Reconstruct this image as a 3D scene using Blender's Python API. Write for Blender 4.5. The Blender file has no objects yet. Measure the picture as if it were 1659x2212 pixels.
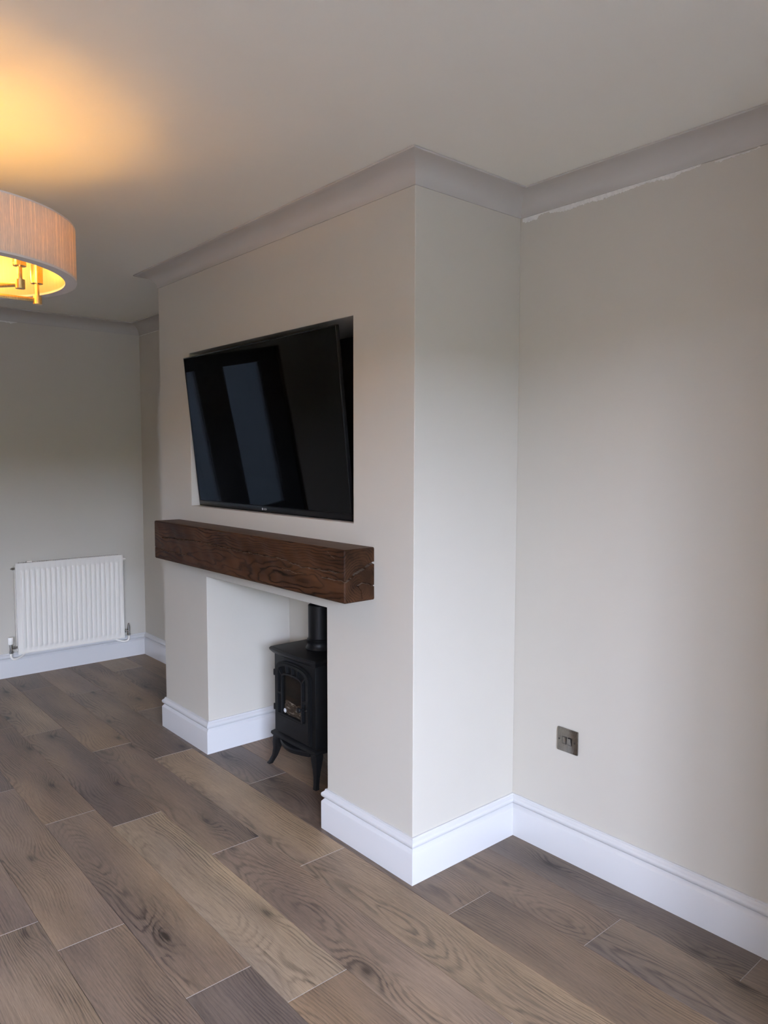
import bpy, bmesh, math, random
from mathutils import Vector, Matrix
random.seed(7)
S = bpy.context.scene
COL = S.collection
PI = math.pi

# ------------------------------------------------------------------ camera
CAM = Vector((1.7957, -1.6748, 1.4552))
yaw, pitch, roll = math.radians(49.317), math.radians(-4.2074), math.radians(0.0824)
fw = Vector((-math.sin(yaw)*math.cos(pitch), math.cos(yaw)*math.cos(pitch), math.sin(pitch)))
rt = Vector((math.cos(yaw), math.sin(yaw), 0)); up = rt.cross(fw)
rt, up = math.cos(roll)*rt + math.sin(roll)*up, -math.sin(roll)*rt + math.cos(roll)*up
cd = bpy.data.cameras.new('camera'); cam = bpy.data.objects.new('camera', cd); COL.objects.link(cam)
cd.sensor_fit = 'HORIZONTAL'; cd.sensor_width = 36; cd.lens = 1604.9/1659*36; cd.clip_start = .02
cam.matrix_world = Matrix(((rt.x, up.x, -fw.x, CAM.x), (rt.y, up.y, -fw.y, CAM.y), (rt.z, up.z, -fw.z, CAM.z), (0, 0, 0, 1)))
S.camera = cam

# ------------------------------------------------------------------ dimensions of the room (metres)
H = 2.4; L = 3.484; W = 1.957; D = .53; XW = 4.0; YF = -4.3
XL, XR, HO, DO = -1.4735, -.4898, .878, .476          # fireplace opening
RX1, RX2, RZ1, RZ2, RD = -1.616, -.3241, 1.2149, 1.9605, .30   # television recess
WIN = (-4.0, -1.6, .03, 2.32)                         # big window in wall_right: y0,y1,z0,z1
FD = (-1.86, -.58, 0.0, 2.0)                           # glazed doors in wall_left

# ------------------------------------------------------------------ light: overcast sky through the windows
SKY = 160.0; EXPO = 0.0; BULB = 205.0
wd = bpy.data.worlds.new('sky'); S.world = wd; wd.use_nodes = True
nt = wd.node_tree; bg = nt.nodes['Background']; bg.inputs[1].default_value = SKY
tc = nt.nodes.new('ShaderNodeTexCoord'); sx_ = nt.nodes.new('ShaderNodeSeparateXYZ'); nt.links.new(tc.outputs['Generated'], sx_.inputs[0])
rp = nt.nodes.new('ShaderNodeValToRGB'); nt.links.new(sx_.outputs[2], rp.inputs[0])      # hazy sky, paler and brighter towards the horizon all round
for i_, (p_, k_) in enumerate(((0, 1.0), (.15, .80), (.35, .52), (1, .30))):
    e_ = rp.color_ramp.elements[i_] if i_ < 2 else rp.color_ramp.elements.new(p_)
    e_.position = p_; e_.color = (.755*k_, .872*k_, 1.18*k_, 1)
nt.links.new(rp.outputs[0], bg.inputs[0])
vs = S.view_settings; S.display_settings.display_device = 'sRGB'
vs.view_transform = 'Standard'; vs.look = 'None'; vs.exposure = EXPO; vs.gamma = 1; vs.use_curve_mapping = False
S.cycles.max_bounces = 10; S.cycles.diffuse_bounces = 7; S.cycles.glossy_bounces = 4; S.cycles.transparent_max_bounces = 12
S.cycles.sample_clamp_indirect = 6.0
S.cycles.caustics_reflective = False; S.cycles.caustics_refractive = False
def portal(name, loc, sx, sy, rot):
    a = bpy.data.lights.new(name, 'AREA'); a.shape = 'RECTANGLE'; a.size = sx; a.size_y = sy; a.cycles.is_portal = True
    o = bpy.data.objects.new(name, a); COL.objects.link(o); o.location = loc; o.rotation_euler = rot
portal('window_portal', (XW+.27, (WIN[0]+WIN[1])/2, (WIN[2]+WIN[3])/2), WIN[3]-WIN[2], WIN[1]-WIN[0], (0, PI/2, 0))
portal('door_portal', (-L-.16, (FD[0]+FD[1])/2, (FD[2]+FD[3])/2), FD[3]-FD[2], FD[1]-FD[0], (0, -PI/2, 0))

# ------------------------------------------------------------------ node helpers
class G:
    def __init__(s, name):
        s.m = bpy.data.materials.new(name); s.m.use_nodes = True
        s.t = s.m.node_tree; s.N = s.t.nodes; s.b = s.N['Principled BSDF']; s.out = s.N['Material Output']
    def n(s, typ, **kw):
        x = s.N.new(typ)
        for k, v in kw.items(): setattr(x, k, v)
        return x
    def put(s, sock, v):
        if isinstance(v, bpy.types.NodeSocket): s.t.links.new(v, sock)
        elif v is not None: sock.default_value = v
    def math(s, op, a, b=None, c=None, clamp=False):
        x = s.n('ShaderNodeMath', operation=op); x.use_clamp = clamp
        for i, v in enumerate((a, b, c)):
            if v is not None: s.put(x.inputs[i], v)
        return x.outputs[0]
    def vmath(s, op, a, b=None):
        x = s.n('ShaderNodeVectorMath', operation=op); s.put(x.inputs[0], a)
        if b is not None: s.put(x.inputs[1], b)
        return x.outputs[0]
    def noise(s, v, scale=1, detail=2, rough=.5, dist=0):
        x = s.n('ShaderNodeTexNoise'); s.put(x.inputs['Vector'], v)
        x.inputs['Scale'].default_value = scale; x.inputs['Detail'].default_value = detail
        x.inputs['Roughness'].default_value = rough; x.inputs['Distortion'].default_value = dist
        return x.outputs[0]
    def ramp(s, f, stops):
        x = s.n('ShaderNodeValToRGB'); s.put(x.inputs[0], f); e = x.color_ramp.elements
        while len(e) < len(stops): e.new(.5)
        for i, (p, c) in enumerate(stops):
            e[i].position = p; e[i].color = (c, c, c, 1) if isinstance(c, (int, float)) else (*c, 1)
        return x.outputs[0]
    def mix(s, f, a, b, mode='MIX'):
        x = s.n('ShaderNodeMix', data_type='RGBA', blend_type=mode); s.put(x.inputs[0], f)
        for i, v in ((6, a), (7, b)): s.put(x.inputs[i], v if isinstance(v, bpy.types.NodeSocket) else (*v, 1))
        return x.outputs[2]
    def obj(s): return s.n('ShaderNodeTexCoord').outputs['Object']
    def bump(s, h, strength=.2, dist=.001):
        x = s.n('ShaderNodeBump'); x.inputs['Strength'].default_value = strength; x.inputs['Distance'].default_value = dist
        s.put(x.inputs['Height'], h); s.put(s.b.inputs['Normal'], x.outputs[0])
    def base(s, c, rough=.5, metal=0., spec=None):
        s.put(s.b.inputs['Base Color'], c if isinstance(c, bpy.types.NodeSocket) else (*c, 1)); s.put(s.b.inputs['Roughness'], rough); s.b.inputs['Metallic'].default_value = metal
        if spec is not None: s.b.inputs['Specular IOR Level'].default_value = spec
        return s

def plain(name, c, rough=.5, metal=0., spec=None, var=.04, scale=20, bump=0):
    g = G(name); P = g.obj(); f = g.noise(P, scale, 3)
    lo = tuple(max(0, x*(1-var)) for x in c); hi = tuple(min(1, x*(1+var)) for x in c)
    g.base(g.mix(f, lo, hi), rough, metal, spec)
    if bump: g.bump(g.noise(P, 220, 2), bump, .0006)
    return g.m

def m_wall(name, c, var=.025):
    g = G(name); P = g.obj()
    a = g.noise(P, 1.7, 3); b = g.noise(P, 9, 3)
    f = g.math('ADD', g.math('MULTIPLY', a, .6), g.math('MULTIPLY', b, .4))
    g.base(g.mix(f, tuple(x*(1-var*2) for x in c), tuple(x*(1+var) for x in c)), .62, 0, .3)
    g.bump(g.math('ADD', g.noise(P, 260, 2), g.math('MULTIPLY', g.noise(P, 14, 2), 2.)), .12, .0006)
    return g.m

def m_planks():
    g = G('laminate_oak'); P = g.obj()
    oi = g.n('ShaderNodeObjectInfo'); rnd = oi.outputs['Random']; tint = oi.outputs['Color']
    sep = g.n('ShaderNodeSeparateXYZ'); g.put(sep.inputs[0], P); x, y = sep.outputs[0], sep.outputs[1]
    off = g.n('ShaderNodeCombineXYZ'); g.put(off.inputs[0], g.math('MULTIPLY', rnd, 71.3)); g.put(off.inputs[1], g.math('MULTIPLY', rnd, 37.7)); g.put(off.inputs[2], g.math('MULTIPLY', rnd, 13.1))
    Q = g.vmath('ADD', P, off.outputs[0])
    sc = lambda a, b: g.vmath('MULTIPLY', Q, (a, b, 1))
    # knots: sparse, elongated
    v = g.n('ShaderNodeTexVoronoi', voronoi_dimensions='2D'); g.put(v.inputs['Vector'], sc(1.7, 4.6)); v.inputs['Scale'].default_value = 1; v.inputs['Randomness'].default_value = .95
    kd = v.outputs['Distance']
    ksel = g.n('ShaderNodeSeparateColor'); g.put(ksel.inputs[0], v.outputs['Color'])
    kon = g.math('GREATER_THAN', ksel.outputs[0], .35)
    kgauss = g.math('MULTIPLY', g.math('POWER', 2.718, g.math('MULTIPLY', g.math('MULTIPLY', kd, kd), -34)), kon)
    kcore = g.math('MULTIPLY', g.math('POWER', 2.718, g.math('MULTIPLY', g.math('MULTIPLY', kd, kd), -420)), kon)
    # plain sawn log: rings seen as cathedral arches
    wand = g.math('MULTIPLY', g.math('SUBTRACT', g.noise(sc(1.0, 1.2), 1, 2), .5), .17)
    wob = g.math('MULTIPLY', g.math('SUBTRACT', g.noise(sc(3.6, 26), 1, 3, .55), .5), .020)
    yc = g.math('ADD', g.math('ADD', y, wand), g.math('MULTIPLY', g.math('SUBTRACT', rnd, .5), .12))
    hh = g.math('MULTIPLY', g.noise(sc(1.6, .35), 1.0, 1), .17)
    r = g.math('SQRT', g.math('ADD', g.math('MULTIPLY', yc, yc), g.math('MULTIPLY', hh, hh)))
    r = g.math('ADD', g.math('ADD', r, wob), g.math('MULTIPLY', kgauss, .030))
    rv = g.n('ShaderNodeCombineXYZ'); g.put(rv.inputs[0], g.math('MULTIPLY', r, 128)); g.put(rv.inputs[1], g.math('MULTIPLY', x, .5)); g.put(rv.inputs[2], g.math('MULTIPLY', rnd, 91.7))
    ph = g.math('ADD', g.math('MULTIPLY', r, 2*PI/.0080), g.math('MULTIPLY', g.noise(rv.outputs[0], .42, 3, .6), 11.0))
    line = g.math('POWER', g.math('ADD', g.math('MULTIPLY', g.math('SINE', ph), .5), .5), 2.4)
    amp = g.ramp(g.noise(sc(2.3, 11), 1, 2), [(.37, .08), (.62, 1.0)])
    line = g.math('MULTIPLY', line, amp)
    fine = g.noise(sc(7, 380), 1, 3, .62); finer = g.noise(sc(34, 900), 1, 2, .6)
    blot = g.noise(sc(1.8, 7), 1, 3, .55)
    cloud = g.noise(sc(.9, 3.1), 1, 2)
    c = g.mix(g.ramp(cloud, [(.30, 0.), (.70, 1.)]), (.74, .75, .84), (1.22, 1.17, 1.06))
    c = g.mix(1.0, tint, c, 'MULTIPLY')
    k = g.math('ADD', .50, g.math('MULTIPLY', blot, .80))
    k = g.math('ADD', k, g.math('MULTIPLY', g.math('SUBTRACT', fine, .5), .85))
    k = g.math('ADD', k, g.math('MULTIPLY', g.math('SUBTRACT', finer, .5), .75))
    k = g.math('SUBTRACT', k, g.math('MULTIPLY', line, .40))
    k = g.math('SUBTRACT', k, g.math('MULTIPLY', kgauss, .20))
    k = g.math('SUBTRACT', k, g.math('MULTIPLY', kcore, .42))
    check = g.math('MULTIPLY', g.ramp(g.noise(sc(3.2, 46), 1, 3, .6), [(.66, 0.), (.72, 1.)]), g.ramp(g.noise(sc(1.3, 3), 1, 1), [(.48, 0.), (.60, 1.)]))
    k = g.math('SUBTRACT', k, g.math('MULTIPLY', check, .30))
    k = g.math('MAXIMUM', k, .18)
    cc = g.n('ShaderNodeCombineColor');
    for i in range(3): g.put(cc.inputs[i], k)
    g.base(g.mix(1.0, c, cc.outputs[0], 'MULTIPLY'), g.math('ADD', .36, g.math('MULTIPLY', fine, .16)), 0, .4)
    g.bump(g.math('SUBTRACT', fine, g.math('MULTIPLY', line, .5)), .22, .0005)
    return g.m

def m_beam():
    g = G('dark_oak_beam'); P = g.obj()
    sep = g.n('ShaderNodeSeparateXYZ'); g.put(sep.inputs[0], P); x, y, z = sep.outputs
    w1 = g.math('MULTIPLY', g.math('SUBTRACT', g.noise(g.vmath('MULTIPLY', P, (1.6, 5, 5)), 1, 3), .5), .11)
    w2 = g.math('MULTIPLY', g.math('SUBTRACT', g.noise(g.vmath('MULTIPLY', P, (9, 30, 30)), 1, 3), .5), .014)
    yy = g.math('ADD', y, .077); zz = g.math('SUBTRACT', z, .060)
    r = g.math('SQRT', g.math('ADD', g.math('MULTIPLY', yy, yy), g.math('MULTIPLY', zz, zz)))
    r = g.math('ADD', g.math('ADD', r, w1), w2)
    ring = g.math('POWER', g.math('ADD', g.math('MULTIPLY', g.math('SINE', g.math('MULTIPLY', r, 2*PI/.0085)), .5), .5), 4)
    amp = g.ramp(g.noise(g.vmath('MULTIPLY', P, (2.5, 14, 14)), 1, 2), [(.35, .15), (.62, 1)])
    line = g.math('MULTIPLY', ring, amp)
    fine = g.noise(g.vmath('MULTIPLY', P, (10, 260, 260)), 1, 3, .6)
    blot = g.noise(g.vmath('MULTIPLY', P, (3.5, 12, 12)), 1, 3)
    c = g.mix(g.ramp(blot, [(.3, 0.), (.72, 1.)]), (.022, .0088, .0036), (.078, .0325, .0140))
    k = g.math('ADD', .72, g.math('MULTIPLY', fine, .5)); k = g.math('SUBTRACT', k, g.math('MULTIPLY', line, .85)); k = g.math('MAXIMUM', k, .10)
    cc = g.n('ShaderNodeCombineColor')
    for i in range(3): g.put(cc.inputs[i], k)
    geo = g.n('ShaderNodeNewGeometry'); sn = g.n('ShaderNodeSeparateXYZ'); g.put(sn.inputs[0], geo.outputs['True Normal'])
    dust = g.math('MULTIPLY', g.math('GREATER_THAN', sn.outputs[2], .8), g.math('ADD', .35, g.math('MULTIPLY', blot, .35)))
    g.base(g.mix(dust, g.mix(1.0, c, cc.outputs[0], 'MULTIPLY'), (.150, .108, .078)), g.math('ADD', .46, g.math('MULTIPLY', fine, .2)), 0, .12)
    g.bump(g.math('SUBTRACT', fine, g.math('MULTIPLY', line, 1.2)), .5, .0009)
    return g.m

def m_shade(name, c, trans, streak):
    g = G(name); P = g.n('ShaderNodeTexCoord').outputs['Object']
    sep = g.n('ShaderNodeSeparateXYZ'); g.put(sep.inputs[0], P)
    ang = g.math('ARCTAN2', sep.outputs[1], sep.outputs[0])
    cv = g.n('ShaderNodeCombineXYZ'); g.put(cv.inputs[0], g.math('MULTIPLY', ang, 40)); g.put(cv.inputs[1], g.math('MULTIPLY', sep.outputs[2], 6))
    f = g.noise(cv.outputs[0], 1.6, 4, .7); f2 = g.noise(cv.outputs[0], 7, 2, .6)
    f3 = g.noise(g.vmath('MULTIPLY', cv.outputs[0], (1, .15, 1)), 3.2, 3, .65)
    thin = g.math('ADD', g.ramp(f3, [(.52, 0.), (.66, 1.)]), g.math('MULTIPLY', g.ramp(f2, [(.45, 0.), (.70, 1.)]), .45), None, True)
    thin = g.math('MULTIPLY', thin, g.math('ADD', .45, g.math('MULTIPLY', g.ramp(f, [(.35, 0.), (.65, 1.)]), .55)))
    df = g.n('ShaderNodeBsdfDiffuse'); g.put(df.inputs[0], g.mix(f3, c, tuple(x*.72 for x in c)))
    tr = g.n('ShaderNodeBsdfTranslucent')
    k = g.math('ADD', 1-streak, g.math('MULTIPLY', thin, streak))
    g.put(tr.inputs[0], g.mix(k, tuple(x*.12 for x in trans), trans))
    a = g.n('ShaderNodeAddShader'); g.put(a.inputs[0], df.outputs[0]); g.put(a.inputs[1], tr.outputs[0]); g.put(g.out.inputs[0], a.outputs[0])
    return g.m

def m_glass(name, tint=(1, 1, 1), refl=.5):
    g = G(name); tr = g.n('ShaderNodeBsdfTransparent'); g.put(tr.inputs[0], (*tint, 1)); gl = g.n('ShaderNodeBsdfGlossy'); gl.inputs['Roughness'].default_value = .02
    fr = g.n('ShaderNodeFresnel'); fr.inputs[0].default_value = 1.45
    mx = g.n('ShaderNodeMixShader'); g.put(mx.inputs[0], g.math('MULTIPLY', fr.outputs[0], refl)); g.put(mx.inputs[1], tr.outputs[0]); g.put(mx.inputs[2], gl.outputs[0]); g.put(g.out.inputs[0], mx.outputs[0])
    return g.m

def m_bulb():
    g = G('bulb_glow'); g.base((1, .8, .5), .4); g.b.inputs['Emission Color'].default_value = (1.0, .49, .10, 1); g.b.inputs['Emission Strength'].default_value = BULB
    return g.m

def m_brushed(name, c, rough=.3):
    g = G(name); P = g.obj(); f = g.noise(g.vmath('MULTIPLY', P, (1600, 1600, 60)), 1, 2)
    g.base(g.mix(f, tuple(x*.95 for x in c), c), g.math('ADD', rough-.06, g.math('MULTIPLY', f, .12)), 1.0)
    return g.m

def m_logs():
    g = G('ceramic_logs'); P = g.obj(); f = g.noise(g.vmath('MULTIPLY', P, (40, 40, 110)), 1, 4, .65)
    g.base(g.ramp(f, [(.36, (.04, .03, .024)), (.56, (.15, .115, .09)), (.66, (.75, .72, .66))]), .85)
    g.bump(f, .8, .004)
    return g.m

def m_brick():
    g = G('far_brick'); P = g.obj(); b = g.n('ShaderNodeTexBrick'); g.put(b.inputs['Vector'], g.vmath('MULTIPLY', P, (1, 1, 1)))
    b.inputs['Color1'].default_value = (.45, .20, .12, 1); b.inputs['Color2'].default_value = (.55, .27, .17, 1); b.inputs['Mortar'].default_value = (.6, .55, .5, 1)
    b.inputs['Scale'].default_value = 4.0
    g.base(b.outputs[0], .9); return g.m

M = {}
M['wall'] = m_wall('greige_wall_paint', (.532, .492, .424))
M['ceil'] = m_wall('ceiling_paint', (.855, .85, .785), .02)
M['cornice'] = m_wall('bare_plaster_cornice', (.485, .455, .415), .05)
M['skirt'] = plain('satin_white_gloss', (.580, .565, .552), .28, 0, .5, .01, 6)
M['plank'] = m_planks()
M['plank_edge'] = plain('worn_glint_edge', (.36, .31, .265), .6)  # pale end bevels: chipped edges plus the light they catch, painted in
M['under'] = plain('underlay', (.05, .04, .035), .9)
M['beam'] = m_beam()
M['iron'] = plain('matt_black_iron', (.0062, .0064, .0069), .46, 0, .28, .2, 60, .3)
M['iron_in'] = plain('flat_black', (.004, .004, .004), .8, 0, .2)
M['tvscreen'] = plain('black_glass_screen', (.0006, .0006, .0007), .03, 0, .11, .0, 3)
M['tvblack'] = plain('black_plastic', (.008, .008, .009), .35, 0, .4)
M['tvbezel'] = plain('satin_black_trim', (.005, .005, .0055), .3, 0, .22)
M['mark'] = plain('silver_print', (.55, .55, .56), .4)
M['radw'] = plain('radiator_white_enamel', (.765, .72, .65), .30, 0, .5, .015, 8)
M['chrome'] = plain('chromed_brass', (.55, .54, .52), .22, 1.0)
M['nickel'] = m_brushed('black_nickel', (.24, .22, .19), .28)
M['brass'] = m_brushed('brushed_brass', (.80, .55, .22), .26)
M['shade'] = m_shade('string_shade_fabric', (.56, .51, .44), (.66, .49, .30), .92)
M['lining'] = m_shade('shade_lining', (.46, .36, .22), (.50, .42, .30), .5)
M['hem'] = plain('shade_hem_tape', (.62, .59, .56), .9)
M['bulb'] = m_bulb()
M['glass'] = m_glass('window_glass')
M['stoveglass'] = m_glass('smoked_stove_glass', (.8, .78, .75), .25)
M['logs'] = m_logs()
M['frame'] = plain('white_window_frame', (.75, .76, .78), .35)
M['dframe'] = plain('anthracite_door_frame', (.02, .021, .023), .45)
M['plaster'] = plain('raw_white_plaster', (.74, .72, .68), .9, 0, .2, .18, 60, .6)
M['ground'] = plain('paving', (.42, .41, .40), .9, 0, .3, .15, 3)
M['fence'] = plain('grey_timber_fence', (.036, .047, .053), .8, 0, .3, .15, 7)
M['brick'] = m_brick()
M['bounce_brown'] = m_wall('unseen_bounce_brown', (.34, .24, .155))  # invented brown for the unseen front wall, to warm and dim its bounce
M['sheet'] = plain('pale_bounce_sheet', (.68, .675, .66), .9)
M['hedge'] = plain('dark_hedge', (.045, .06, .03), .9, 0, .2, .3, 5)

# ------------------------------------------------------------------ mesh helpers
def link(name, me, mat=None, parent=None, loc=None, rot=None):
    o = bpy.data.objects.new(name, me); COL.objects.link(o)
    if mat is not None and hasattr(me, 'materials') and len(me.materials) == 0:
        for m in (mat if isinstance(mat, (list, tuple)) else [mat]): me.materials.append(M[m] if isinstance(m, str) else m)
    if parent: o.parent = parent
    if loc is not None: o.location = loc
    if rot is not None: o.rotation_euler = rot
    return o
def tomesh(bm, name, smooth=None):
    bmesh.ops.recalc_face_normals(bm, faces=bm.faces)
    me = bpy.data.meshes.new(name); bm.to_mesh(me); bm.free()
    if smooth is not None:
        me.polygons.foreach_set('use_smooth', [True]*len(me.polygons))
        me.set_sharp_from_angle(angle=math.radians(smooth))
    return me
def empty(name, loc=(0, 0, 0), rot=(0, 0, 0)):
    o = bpy.data.objects.new(name, None); COL.objects.link(o); o.location = loc; o.rotation_euler = rot; o.empty_display_size = .05; return o
def tag(o, label, cat, group=None):
    o['label'] = label; o['category'] = cat
    if group: o['group'] = group
    return o
def struct(o): o['kind'] = 'structure'; return o

def box(bm, a, b, bev=0, seg=2):
    a = Vector(a); b = Vector(b); c = (a+b)/2; d = b-a
    r = bmesh.ops.create_cube(bm, size=1, matrix=Matrix.Translation(c) @ Matrix.Diagonal((abs(d.x), abs(d.y), abs(d.z), 1)))
    if bev:
        es = {e for v in r['verts'] for e in v.link_edges}
        bmesh.ops.bevel(bm, geom=list(es), offset=bev, segments=seg, affect='EDGES', profile=.5)
def obox(name, a, b, mat, parent=None, bev=0, smooth=None):
    bm = bmesh.new(); box(bm, a, b, bev); return link(name, tomesh(bm, name, smooth), mat, parent)
def cyl(bm, p, q, r, r2=None, n=24, cap=True):
    p = Vector(p); q = Vector(q); d = q-p; rot = d.to_track_quat('Z', 'Y').to_matrix().to_4x4()
    bmesh.ops.create_cone(bm, cap_ends=cap, segments=n, radius1=r, radius2=r if r2 is None else r2, depth=d.length, matrix=Matrix.Translation((p+q)/2) @ rot)
def lathe(bm, prof, n=48, c=(0, 0, 0), close=False):
    rings = []
    for r, z in prof:
        rings.append([bm.verts.new((c[0]+r*math.cos(2*PI*i/n), c[1]+r*math.sin(2*PI*i/n), c[2]+z)) for i in range(n)])
    pr = list(zip(rings, rings[1:])) + ([(rings[-1], rings[0])] if close else [])
    for a, b in pr:
        for i in range(n): bm.faces.new((a[i], a[(i+1) % n], b[(i+1) % n], b[i]))
    if not close:
        if prof[0][0] > 1e-5: bm.faces.new(rings[0])
        if prof[-1][0] > 1e-5: bm.faces.new(rings[-1])
def prism(bm, pts, y0, y1):
    """outline pts in (x,z) extruded along y"""
    a = [bm.verts.new((x, y0, z)) for x, z in pts]; b = [bm.verts.new((x, y1, z)) for x, z in pts]; n = len(pts)
    bm.faces.new(a); bm.faces.new(b)
    for i in range(n): bm.faces.new((a[i], a[(i+1) % n], b[(i+1) % n], b[i]))
def ringprism(bm, A, B, y0, y1):
    """between two closed outlines of equal length in (x,z)"""
    n = len(A); v = [[bm.verts.new((x, y, z)) for x, z in P] for P in (A, B) for y in (y0, y1)]
    a0, a1, b0, b1 = v
    for i in range(n):
        j = (i+1) % n
        for q in ((a0[i], a0[j], b0[j], b0[i]), (a1[i], b1[i], b1[j], a1[j]), (a0[i], a1[i], a1[j], a0[j]), (b0[i], b0[j], b1[j], b1[i])): bm.faces.new(q)
def voxel(name, ub, vb, wb, solid):
    """box cells between the break lists (x,y,z) joined into one skin"""
    bm = bmesh.new(); V = {}
    def vv(i, j, k):
        if (i, j, k) not in V: V[i, j, k] = bm.verts.new((ub[i], vb[j], wb[k]))
        return V[i, j, k]
    nu, nv, nw = len(ub)-1, len(vb)-1, len(wb)-1
    def s(i, j, k):
        if not (0 <= i < nu and 0 <= j < nv and 0 <= k < nw): return False
        return solid((ub[i]+ub[i+1])/2, (vb[j]+vb[j+1])/2, (wb[k]+wb[k+1])/2)
    for i in range(nu):
        for j in range(nv):
            for k in range(nw):
                if not s(i, j, k): continue
                for (di, dj, dk), q in (((-1, 0, 0), ((0, 0, 0), (0, 0, 1), (0, 1, 1), (0, 1, 0))), ((1, 0, 0), ((1, 0, 0), (1, 1, 0), (1, 1, 1), (1, 0, 1))),
                                        ((0, -1, 0), ((0, 0, 0), (1, 0, 0), (1, 0, 1), (0, 0, 1))), ((0, 1, 0), ((0, 1, 0), (0, 1, 1), (1, 1, 1), (1, 1, 0))),
                                        ((0, 0, -1), ((0, 0, 0), (0, 1, 0), (1, 1, 0), (1, 0, 0))), ((0, 0, 1), ((0, 0, 1), (1, 0, 1), (1, 1, 1), (0, 1, 1)))):
                    if not s(i+di, j+dj, k+dk): bm.faces.new([vv(i+a, j+b, k+c) for a, b, c in q])
    return tomesh(bm, name)
def tube(name, pts, r, mat, parent=None, n=12):
    P = [Vector(p) for p in pts]; Q = []
    for i in range(len(P)-1):                       # Catmull-Rom through the points
        p0, p1, p2, p3 = P[max(i-1, 0)], P[i], P[i+1], P[min(i+2, len(P)-1)]
        for k in range(6):
            t = k/6; Q.append(.5*((2*p1)+(p2-p0)*t+(2*p0-5*p1+4*p2-p3)*t*t+(3*p1-p0-3*p2+p3)*t**3))
    Q.append(P[-1]); bm = bmesh.new(); rings = []; up_ = Vector((.3, .2, 1))
    for i, q in enumerate(Q):
        d = (Q[min(i+1, len(Q)-1)]-Q[max(i-1, 0)]).normalized(); a = d.cross(up_)
        a = a.normalized() if a.length > 1e-3 else d.orthogonal().normalized()
        b = d.cross(a); up_ = a.cross(d)
        rings.append([bm.verts.new(q+r*(a*math.cos(2*PI*k/n)+b*math.sin(2*PI*k/n))) for k in range(n)])
    for A, B in zip(rings, rings[1:]):
        for k in range(n): bm.faces.new((A[k], A[(k+1) % n], B[(k+1) % n], B[k]))
    bm.faces.new(rings[0]); bm.faces.new(rings[-1])
    return link(name, tomesh(bm, name, 50), mat, parent)

# ================================================================== structure
inr = lambda v, a, b: a < v < b
# chimney breast with television recess and fireplace opening
def breast(x, y, z):
    if inr(x, XL, XR) and z < HO and y < DO: return False
    if inr(x, RX1, RX2) and inr(z, RZ1, RZ2) and y < RD: return False
    return True
o = link('wall_chimney', voxel('wall_chimney', [-W, RX1, XL, XR, RX2, 0], [0, RD, DO, D], [0, HO, RZ1, RZ2, H], breast), 'wall'); struct(o)
md = o.modifiers.new('edge', 'BEVEL'); md.width = .0025; md.segments = 2; md.limit_method = 'ANGLE'
struct(obox('wall_back', (-L-.2, D, -.02), (XW+.2, D+.2, H+.1), 'wall'))
o = struct(link('wall_left', voxel('wall_left', [-L-.2, -L], [YF-.2, FD[0], FD[1], D], [-.02, FD[3], H+.1], lambda x, y, z: not (inr(y, FD[0], FD[1]) and z < FD[3])), 'wall'))
struct(link('wall_right', voxel('wall_right', [XW, XW+.3], [YF-.2, WIN[0], WIN[1], D], [-.02, WIN[2], WIN[3], H+.1], lambda x, y, z: not (inr(y, WIN[0], WIN[1]) and inr(z, WIN[2], WIN[3]))), 'wall'))
NX, NY = 1.45, -.05
struct(obox('wall_shade_nib', (NX, NY, -.02), (XW, D, H+.1), 'wall'))  # added wall stub out of view, shades the near end of the alcove wall
struct(obox('wall_front', (-L, YF-.2, -.02), (XW, YF, H+.1), 'bounce_brown'))
struct(obox('ceiling', (-L-.2, YF-.2, H), (XW+.2, D+.2, H+.12), 'ceil'))
struct(obox('ground_outside', (-30, -30, -.32), (30, 30, -.22), 'ground'))

# floor: underlay and laminate planks in staggered rows
floor = struct(obox('floor', (-L, YF, -.06), (XW, D, -.009), 'under'))
PW, PLEN, G0 = .2005, 1.2455, .0005
def plank_mesh(l, w):
    bm = bmesh.new(); box(bm, (G0, G0, -.0088), (l-G0, w-G0, 0))
    top = [e for e in bm.edges if all(abs(v.co.z) < 1e-6 for v in e.verts)]
    r = bmesh.ops.bevel(bm, geom=top, offset=.0008, segments=1, affect='EDGES')
    bm.normal_update()
    for f in bm.faces:
        f.material_index = 1 if (abs(f.normal.x) > .3 and f.normal.z > .3) else 0
    me = tomesh(bm, 'plank'); me.materials.append(M['plank']); me.materials.append(M['plank_edge']); return me
full = plank_mesh(PLEN, PW)
TAN, YEL, BRN, MAU, DRK, GRY = (.300, .217, .143), (.410, .303, .198), (.240, .166, .109), (.280, .200, .138), (.208, .150, .106), (.205, .155, .116)
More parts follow.
